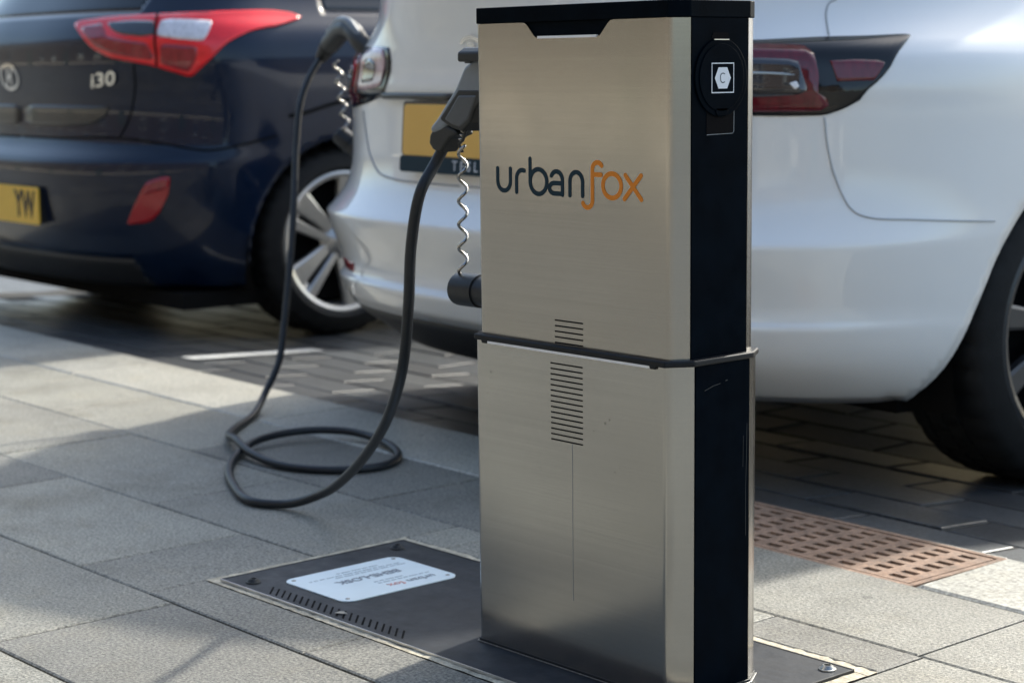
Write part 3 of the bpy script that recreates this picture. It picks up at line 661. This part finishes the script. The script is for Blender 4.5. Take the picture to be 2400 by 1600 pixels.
# ------------------------------------------------------------------ cars
def inside(poly,x,y):
    c=False;n=len(poly)
    for i in range(n):
        x0,y0=poly[i];x1,y1=poly[(i+1)%n]
        if (y0>y)!=(y1>y) and x<(x1-x0)*(y-y0)/(y1-y0)+x0: c=not c
    return c
def nearest(poly,x,y):
    best=None;n=len(poly)
    for i in range(n-1):
        x0,y0=poly[i];x1,y1=poly[i+1];dx,dy=x1-x0,y1-y0;L=dx*dx+dy*dy or 1
        t=max(0,min(1,((x-x0)*dx+(y-y0)*dy)/L));px,py=x0+t*dx,y0+t*dy;d=(px-x)**2+(py-y)**2
        if best is None or d<best[0]: best=(d,px,py)
    return best
def body_mesh(sh,arches,zs,classify,names,parent,front_w=.9):
    """lofted waterline shell; faces inside an arch are removed and the rim snapped to it; classify -> part name"""
    loops=[]
    for z in zs:
        h=sh.loop(z); full=[(x,y,z) for x,y in h]+[(-x,y,z) for x,y in reversed(h[1:-1])]; loops.append(full)
    n=len(loops[0]); V=[p for l in loops for p in l]; F=[]
    for i in range(len(zs)-1):
        for k in range(n):
            q=(i*n+k,i*n+(k+1)%n,(i+1)*n+(k+1)%n,(i+1)*n+k); c=[sum(V[a][j] for a in q)/4 for j in range(3)]
            if abs(c[0])>.55 and any(inside(A,c[1],c[2]) for A in arches): continue
            F.append((q,c))
    used={}
    edge={}
    for q,c in F:
        for a in range(4):
            e=tuple(sorted((q[a],q[(a+1)%4]))); edge[e]=edge.get(e,0)+1
    rim={a for e,kk in edge.items() if kk==1 for a in e}
    for a in rim:
        x,y,z=V[a]
        if z>zs[-1]-1e-6: continue
        for A in arches:
            d,py_,pz=nearest(A,y,z)
            if d<.045**2 and z>zs[0]+1e-4 or (d<.045**2 and z<=zs[0]+1e-4 and abs(x)>.55):
                if z<=zs[0]+1e-4: pz=z
                V[a]=(x,py_,pz); break
    top=len(zs)-1
    F.append((tuple(top*n+k for k in range(n)),(0,2.0,zs[-1])))
    parts={}
    for q,c in F:
        parts.setdefault(classify(c),[]).append(q)
    out={}
    for nm,fs in parts.items():
        ids=sorted({a for q in fs for a in q}); mp={a:i for i,a in enumerate(ids)}
        out[nm]=obj(nm,[V[a] for a in ids],[tuple(mp[a] for a in q) for q in fs],names[nm],parent,smooth=True)
        m=out[nm].modifiers.new('solid','SOLIDIFY'); m.thickness=.004; m.offset=-1
    return out
def patch(name,sh,poly,sx,off_,m,parent,nc=26,nr=10,th=.003,rnd=True):
    """slab on the body surface whose outline is the (a,z) polygon"""
    for _ in range(2 if rnd and len(poly)>4 else 0):                   # round the outline
        poly=[(p[0]*u+q[0]*(1-u),p[1]*u+q[1]*(1-u)) for p,q in zip(poly,poly[1:]+poly[:1]) for u in (.88,.12)]
    a0=min(p[0] for p in poly);a1=max(p[0] for p in poly); cols=[]
    for i in range(nc+1):
        a=a0+(a1-a0)*(.002+.996*i/nc); zz=[]
        for k in range(len(poly)):
            (x0,y0),(x1,y1)=poly[k],poly[(k+1)%len(poly)]
            if (x0>a)!=(x1>a): zz.append(y0+(y1-y0)*(a-x0)/(x1-x0))
        if len(zz)>=2: cols.append((a,min(zz),max(zz)))
    v=[];f=[];n=nr+1
    for layer in (off_,off_-th):
        for a,zl,zh in cols:
            for j in range(n):
                z=zl+(zh-zl)*j/nr; p=sh.S(a,z,sx); nn=sh.N(a,z,sx); v.append(tuple(p[i]+nn[i]*layer for i in range(3)))
    nC=len(cols); B=nC*n
    for i in range(nC-1):
        for j in range(nr):
            q=(i*n+j,(i+1)*n+j,(i+1)*n+j+1,i*n+j+1); f.append(q); f.append(tuple(B+k for k in reversed(q)))
    ring=[i*n for i in range(nC)]+[(nC-1)*n+j for j in range(1,n)]+[i*n+nr for i in range(nC-2,-1,-1)]+[j for j in range(nr-1,0,-1)]
    for k in range(len(ring)):
        p,q=ring[k],ring[(k+1)%len(ring)]; f.append((q,p,B+p,B+q))
    return fix_normals(obj(name,v,f,m,parent,smooth=True))
def surf_line(name,sh,pts,sx,w,m,parent,off_=.0008):
    """thin shut line lying on the body surface"""
    P=[Vector((a,z,0)) for a,z in pts]; P=spline(P,8); path=[]
    for p in P:
        q=sh.S(max(p.x,.001),p.y,sx); nn=sh.N(p.x,p.y,sx); path.append(Vector(q)+Vector(nn)*off_)
    return tube(name,path,w/2,m,parent,6)
def wheel(name,parent,x,y,r,wd,rim_r,style,sx):
    e=empty(name); e.parent=parent; e.location=(x,y,r+.025); e.rotation_euler=(0,0,0 if sx>0 else math.pi)
    h=wd/2
    prof=[(rim_r-.012,-h+.012),(rim_r+.006,-h+.004),(r*.80,-h-.004),(r*.93,-h+.006),(r*.985,-h+.022),(r*.997,-h+.04)]
    for k in range(4):                                   # tread ribs with grooves
        c=-h+.05+(wd-.10)*k/3
        prof+= [(r,c-.012),(r,c+.008),(r-.007,c+.010),(r-.007,c+.016),(r,c+.018)] if k<3 else [(r,c-.012),(r,c)]
    prof+=[(r*.997,h-.04),(r*.985,h-.022),(r*.93,h-.006),(r*.80,h+.004),(rim_r+.006,h-.004),(rim_r-.012,h-.012)]
    v,f=lathe(prof,144,'x')
    for i,(pr,_) in enumerate(prof):                     # lateral sipes across the shoulders and ribs
        if pr>r*.975:
            for k in range(144):
                if (k+(i//5)*2)%4==0: p=v[i*144+k]; s_=1-.006/r; v[i*144+k]=(p[0],p[1]*s_,p[2]*s_)
    t=fix_normals(obj('tyre',v,f,'tyre',e,smooth=True)); t.modifiers.new('s','EDGE_SPLIT').split_angle=R(40)
    am='alloy' if style=='twin' else 'alloy_dark'
    v,f=lathe([(rim_r+.003,h-.014),(rim_r+.004,h-.004),(rim_r-.004,h-.001),(rim_r-.016,h-.006),(rim_r-.022,h-.03),(rim_r-.03,-h+.02)],64,'x')
    rm=fix_normals(obj('rim',v,f,am,e,smooth=True)); rm.modifiers.new('s','EDGE_SPLIT').split_angle=R(40)
    v,f=lathe([(.0001,h-.085),(rim_r-.035,h-.085),(rim_r-.03,h-.14),(.0001,h-.14)],40,'x'); obj('brake_disc',v,f,'gap_dark' if style!='twin' else 'gap_dark',e)
    def bar(a_in,a_out,r0,r1,w0,w1,d0,d1,m):
        p0=Vector((0,r0*math.cos(a_in),r0*math.sin(a_in))); p1=Vector((0,r1*math.cos(a_out),r1*math.sin(a_out))); t=(p1-p0).normalized(); s=Vector((1,0,0)).cross(t)
        v=[]
        for p,w_,d in ((p0,w0,d0),(p0.lerp(p1,.5),(w0+w1)*.47,d0*.45+d1*.55),(p1,w1,d1)):
            for k,dd in ((-.5,-.022),(-.5,-.004),(-.36,0),(.36,0),(.5,-.004),(.5,-.022)): v.append(p+s*(w_*k)+Vector((d+dd,0,0)))
        f=[]
        for i in range(2):
            f+=[(6*i+k,6*i+k+1,6*i+7+k,6*i+6+k) for k in range(5)]
        return fix_normals(obj('spoke',v,f,m,rm))
    if style=='twin':
        for k in range(5):
            c=R(4+72*k)
            bar(c-.42,c-.17,.040,rim_r-.008,.030,.080,h-.030,h-.010,am)      # broad blade
            bar(c+.42,c+.20,.040,rim_r-.008,.024,.040,h-.024,h-.006,am)      # narrow bar beside the slit
            bar(c,c,rim_r*.80,rim_r-.004,.05,.115,h-.026,h-.012,am)
    else:
        for k in range(10):
            c=R(15+36*k); bar(c,c+.18,.05,rim_r-.006,.030,.055,h-.020,h-.012,am)
    v,f=lathe([(.0001,h-.012),(.026,h-.012),(.031,h-.018),(.055,h-.028),(.066,h-.05)],30,'x'); obj('hub_cap',v,f,am,rm,smooth=True)
    return e
def arch_poly(cy,cz,r,rear_pt=None,front_drop=True,z0=.0):
    P=[]
    if rear_pt:
        P+=rear_pt
        a0=math.degrees(math.atan2(rear_pt[-1][1]-cz,rear_pt[-1][0]-cy))%360
    else: a0=195; P+=[(cy+r*math.cos(R(195)),z0)]
    n=26
    for i in range(n+1):
        a=a0+( -15-a0)*i/n; P.append((cy+r*math.cos(R(a)),cz+r*math.sin(R(a))))
    P.append((cy+r*math.cos(R(-15)),z0)); 
    return P
def liner(car,sh,cy,cz,r,m='under'):
    for sx in (-1,1):
        v=[];f=[]
        for i in range(25):
            a=R(200-220*i/24); 
            for x in (.50,.865): v.append((sx*x,cy+(r+.012)*math.cos(a),cz+(r+.012)*math.sin(a)))
            if i: o=2*(i-1); f.append((o,o+1,o+3,o+2))
        k=len(v); v.append((sx*.50,cy,cz))
        f+=[(2*i,2*i+2,k) for i in range(24)]
        obj('wheel_arch_liner',v,f,m,car)
def underbody(car,sh,z,w,y0,y1):
    box('underbody',-w,w,y0,y1,z,z+.05,'under',car)
def number_plate(car,c,wd,ht,tilt,s,strip=None,size=.085):
    e=empty('number_plate'); e.parent=car; e.location=c; e.rotation_euler=(tilt,0,0)
    prism('plate_face',rrect(-wd/2,wd/2,-ht/2,ht/2,.010,4),'y',-.004,.002,'plate_orange' if strip else 'plate_yellow',e,.001)
    if strip:
        prism('plate_surround',[(-wd/2-.006,-ht/2-.036),(-wd/2-.012,-ht/2),(wd/2+.012,-ht/2),(wd/2+.006,-ht/2-.036)][0:0] or rrect(-wd/2-.006,wd/2+.006,-ht/2-.036,-ht/2-.001,.008,4),'y',-.006,.003,'navy_ink',e,.001)
        text_mesh('lettering',strip,.030,'white_ink',e,frame_mat((.0,-.0068,-ht/2-.0185),(1,0,0),(0,0,1)),.0005,space=1.7)
        prism('plate_back',rrect(-wd/2-.006,wd/2+.006,-ht/2-.001,ht/2+.006,.010,4),'y',-.002,.004,'trim_black',e)
    if s: text_mesh('lettering',s,size*1.12,'ink_black',e,frame_mat((.160,-.0046,0),(1,0,0),(0,0,1))@Matrix.Diagonal((.95,1.25,1,1)),.0005,bold=.003)
    return e
def zlevels(bps,step):
    z=[]
    for a,b in zip(bps,bps[1:]):
        n=max(1,round((b-a)/step)); z+=[a+(b-a)*i/n for i in range(n)]
    return z+[bps[-1]]
# ---- white saloon
car=empty('white_car',(-3.10,2.52,-.09),-.087); tag(car,'white electric saloon car plugged in, parked tail-on behind the charging post','car')
T=TESLA
AR=[arch_poly(.978,.334,.372,[(.515,.20),(.553,.29),(.590,.375),(.628,.461)]),arch_poly(.978+2.875,.334,.372)]
def cls(c):
    x,y,z=c
    if z<.338 and abs(x)<.60 and y<.6: return 'diffuser'
    if z>1.135 or (z>1.02 and 1.05<y): return 'window_glass'
    return 'body'
bt=body_mesh(T,AR,zlevels([.235,.27,.335,.385,.392,.398,.405,.412,.44,.53,.544,.552,.559,.566,.62,.68,.795,.815,.832,.875,.905,.93,1.0,1.06,1.075,1.09,1.11,1.14,1.25,1.35,1.415,1.443],.02),cls,{'body':'white_paint','diffuser':'car_black','window_glass':'car_glass'},car)
for cy in (.978,.978+2.875): liner(car,T,cy,.334,.372)
underbody(car,T,.19,.72,.60,4.35)
for sx in (1,-1):
    lamp=patch('tail_lamp',T,[(.140,.900),(.165,.930),(.25,.934),(.40,.930),(.505,.927),(.611,.932),(.679,.933),(.742,.936),(.752,.934),(.749,.916),(.732,.884),(.710,.853),(.675,.821),(.641,.802),(.606,.79),(.536,.789),(.36,.793),(.24,.806),(.15,.828)],sx,.0025,'lens_dark',car,52,14)
    patch('red_lens',T,[(.29,.915),(.40,.920),(.505,.919),(.586,.915),(.600,.901),(.608,.866),(.615,.798),(.488,.797),(.36,.801),(.29,.808)],sx,.0045,'lens_wine',lamp,24,8)
    patch('clear_lens',T,[(.160,.905),(.185,.926),(.235,.930),(.285,.922),(.285,.835),(.23,.835),(.165,.845)],sx,.0045,'lens_pink',lamp,16,8)
    patch('smoked_lens',T,[(.195,.895),(.225,.908),(.262,.900),(.262,.850),(.20,.855)],sx,.0056,'lens_smoke',lamp,12,6)
    patch('smoked_lens',T,[(.34,.890),(.501,.895),(.570,.891),(.584,.858),(.587,.83),(.497,.827),(.35,.830)],sx,.0062,'lens_smoke',lamp,16,6)
    patch('lens_ring',T,[(.36,.866),(.50,.870),(.560,.866),(.566,.862),(.50,.866),(.36,.862)],sx,.0072,'ink_pale',lamp,10,2)
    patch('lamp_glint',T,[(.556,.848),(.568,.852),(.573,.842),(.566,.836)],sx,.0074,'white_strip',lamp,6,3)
    patch('outer_lens',T,[(.624,.888),(.666,.890),(.704,.888),(.717,.884),(.700,.853),(.636,.851)],sx,.0045,'lens_wine',lamp,22,6,rnd=False)
    patch('reflector',T,[(.270,.436),(.37,.440),(.36,.416),(.285,.411)],sx,.002,'lens_deep',car,10,4)
    surf_line('panel_gap',T,[(.66,1.05),(.619,1.003),(.610,.996),(.607,.978),(.619,.936)],sx,.0042,'gap_line',car)
    surf_line('panel_gap',T,[(.606,.786),(.612,.739),(.626,.683),(.647,.643),(.673,.615),(.710,.602),(.794,.596),(.945,.585)],sx,.0042,'gap_line',car)
    surf_line('panel_gap',T,[(.002,.637),(.026,.637),(.128,.640),(.19,.652),(.235,.69),(.26,.74),(.275,.787)],sx,.005,'gap_line',car)
    surf_line('panel_gap',T,[(1.62,.30),(1.60,.6),(1.58,1.0)],sx,.005,'gap_line',car); surf_line('panel_gap',T,[(2.62,.25),(2.62,.6),(2.60,1.0)],sx,.005,'gap_line',car)
    dm=prism('door_mirror',[(3.02,.98),(3.16,1.0),(3.16,1.10),(3.05,1.12),(3.0,1.06)],'x',sx*.90,sx*1.04,'white_paint',car,.02,3)
    wheel('wheel',car,sx*.785,.950,.322,.235,.245,'aero',sx); wheel('wheel',car,sx*.785,.95+2.875,.322,.235,.245,'aero',sx)
# ledge trim under the boot lip and emblem
surf_line('boot_trim',T,[(.002,.826),(.10,.826),(.16,.826)],-1,.016,'trim_black',car,.002); surf_line('boot_trim',T,[(.002,.826),(.10,.826),(.16,.826)],1,.016,'trim_black',car,.002)
em=empty('emblem'); em.parent=car
v,f=ribbon([(.021,.935),(.035,.942),(.055,.945),(.075,.942),(.089,.935)],.008); obj('emblem_bar',[(p.x,T.S(.001,p.y)[1]-.003,p.y) for p in v],f,'chrome',em)
obj('emblem_stem',[(x,T.S(.001,z)[1]-.003,z) for x,z in ((.043,.934),(.067,.934),(.059,.885),(.051,.885))],[(0,1,2,3)],'chrome',em)
number_plate(car,(.050,.046,.752),.520,.110,R(-4),None,'TESLA')
# ---- dark blue hatchback
car2=empty('dark_blue_car',(-5.90,2.93,-.09),-.045); tag(car2,'dark blue hatchback with bright red tail lamp, parked left of the white car','car')
H=I30
AR2=[arch_poly(.77,.316,.352),arch_poly(.77+2.65,.316,.352)]
def cls2(c):
    x,y,z=c
    if z>1.395: return 'roof'
    if z>1.065 and (y>.62 or abs(x)<.60) and not (y<.75 and abs(x)>.62): return 'window_glass'
    if z<.30 and abs(x)<.62 and y<.6: return 'bumper_valance'
    return 'body'
body_mesh(H,AR2,zlevels([.205,.22,.30,.42,.56,.60,.63,.66,.76,.84,.90,.96,1.01,1.05,1.12,1.25,1.36,1.43,1.465],.02),cls2,{'body':'blue_paint','roof':'blue_paint','window_glass':'car_glass','bumper_valance':'car_black'},car2)
for cy in (.77,.77+2.65): liner(car2,H,cy,.316,.352)
underbody(car2,H,.145,.78,.22,3.9)
for sx in (1,-1):
    lp=patch('tail_lamp',H,[(.183,1.038),(.355,1.05),(.61,1.055),(.833,1.06),(.985,1.065),(1.062,1.058),(1.105,1.043),(1.033,1.023),(.936,1.001),(.834,.964),(.727,.899),(.664,.863),(.601,.881),(.519,.901),(.357,.925),(.286,.957)],sx,.007,'lens_red',car2,56,12,.006)
    patch('inner_lens',H,[(.225,1.02),(.33,1.03),(.345,.99),(.42,.978),(.53,.966),(.54,.915),(.38,.935),(.30,.962)],sx,.0082,'lens_deep',lp,18,6,.002)
    patch('clear_lens',H,[(.345,1.030),(.464,1.034),(.554,1.030),(.560,.990),(.50,.985),(.411,.993),(.37,1.008)],sx,.0090,'lens_smoke',lp,16,6,.002)
    patch('clear_lens',H,[(.575,1.030),(.618,1.035),(.70,1.033),(.796,1.028),(.77,.990),(.75,.970),(.65,.976),(.560,.986)],sx,.0094,'lens_clear',lp,16,6,.002)
    patch('lower_lens',H,[(.575,.965),(.72,.955),(.70,.915),(.664,.880),(.60,.895),(.56,.905)],sx,.0086,'lens_deep',lp,14,6,.002)
    surf_line('lamp_split',H,[(.56,1.052),(.555,.97),(.545,.897)],sx,.006,'gap_dark',car2,.0105)
    fg=patch('fog_reflector',H,[(.522,.544),(.565,.558),(.608,.563),(.605,.518),(.561,.45),(.521,.42),(.432,.411),(.455,.449),(.488,.497)],sx,.004,'lens_fog',car2,18,8)
    patch('upper_lens',H,[(.53,.543),(.565,.554),(.603,.560),(.602,.525),(.50,.505)],sx,.0052,'lens_deep',fg,10,4,.001)
    patch('tailgate_trim',H,[(.002,.777),(.12,.777),(.321,.775),(.30,.745),(.253,.720),(.12,.711),(.002,.711)],sx,.003,'trim_black',car2,20,6)
    surf_line('panel_gap',H,[(.002,.672),(.10,.672),(.36,.677),(.519,.662),(.62,.648),(.72,.640),(.82,.655),(.93,.68)],sx,.007,'gap_dark',car2)
    surf_line('panel_gap',H,[(.36,.677),(.40,.75),(.43,.83),(.45,.905)],sx,.006,'gap_dark',car2)
    surf_line('body_crease',H,[(.968,.739),(1.049,.761),(1.185,.788),(1.6,.83)],sx,.012,'gap_dark',car2,.001)
    surf_line('panel_gap',H,[(1.75,.28),(1.73,.6),(1.70,1.03)],sx,.005,'gap_dark',car2); surf_line('panel_gap',H,[(2.70,.25),(2.70,.6),(2.68,1.0)],sx,.005,'gap_dark',car2)
    prism('door_mirror',[(2.72,.98),(2.86,1.0),(2.86,1.10),(2.75,1.12),(2.70,1.06)],'x',sx*.86,sx*1.0,'blue_paint',car2,.02,3)
    wheel('wheel',car2,sx*.755,.77,.304,.215,.226,'twin',sx); wheel('wheel',car2,sx*.755,.77+2.65,.304,.215,.226,'twin',sx)
number_plate(car2,(0,-.006,.455),.520,.122,0,'YW'); box('plate_mount',-.255,.255,-.001,.05,.400,.510,'trim_black',car2)
# badge: i30, slanted
def on_surf(sh,a,z,off_=.004):
    p=Vector(sh.S(a,z)); n=Vector(sh.N(a,z)); zt=(Vector(sh.S(a,z+.01))-p).normalized(); xt=zt.cross(n).normalized()
    return frame_mat(p+n*off_,xt,zt)
text_mesh('badge','i30',.062,'chrome',car2,on_surf(H,.305,.857)@Matrix.Diagonal((1.6,1,1,1)),.003,shear=.28,bold=.0010)
em=empty('emblem'); em.parent=car2
def on_c(x,z): return (x,H.S(.001,z)[1]-.004,z)
v,f=ribbon([( -.075+.066*math.cos(R(t)),.868+.040*math.sin(R(t))) for t in range(0,361,10)],.010); obj('emblem_ring',[on_c(p.x,p.y) for p in v],f,'chrome',em)
for s in ([(-.102,.842),(-.088,.868),(-.083,.897)],[(-.067,.840),(-.062,.868),(-.048,.894)],[(-.092,.862),(-.075,.868),(-.058,.874)]):
    v,f=ribbon(s,.011); obj('emblem_bar',[on_c(p.x,p.y) for p in v],f,'chrome',em)
# ------------------------------------------------------------------ car end of the cable
def L(*ps): return [Vector(p)+co for p in ps]
pa=spline(L((-3.990,2.856,.821),(-3.945,2.846,.848),(-3.890,2.833,.872),(-3.830,2.812,.889),(-3.775,2.797,.884),(-3.735,2.790,.858),(-3.715,2.800,.835)),6)
def rad(t): return .011+.014*min(1,t/.22) if t<.22 else .025 if t<.62 else .023
pc2=tube('connector',pa,rad,'plug_dark',cab,16)
pt=[p+Vector((-.003,-.008,.0215)) for p in pa[9:33]]
tube('top_shell',pt,.0095,'plug_shell',pc2,10)
tube('collar',[p for p in pa[0:8]],lambda t:.0155+.009*t,'plug_black',pc2,14)
l2=twist('lanyard',(-3.905,2.842,.815),(-3.905,2.868,.640),.0085,4.4,.0036,cab,'lanyard_silver')
vv,ff=lathe([(.0001,-.045),(.021,-.045),(.0245,-.040),(.0245,.0),(.022,.001),(.022,.02),(.0001,.02)],28,'x')
d2=obj('dust_cap',vv,ff,'cable_black',cab,smooth=True); d2.location=Vector((-3.895,2.875,.605))+co; d2.rotation_euler=(0,R(35),R(20)); d2.modifiers.new('s','EDGE_SPLIT').split_angle=R(35)
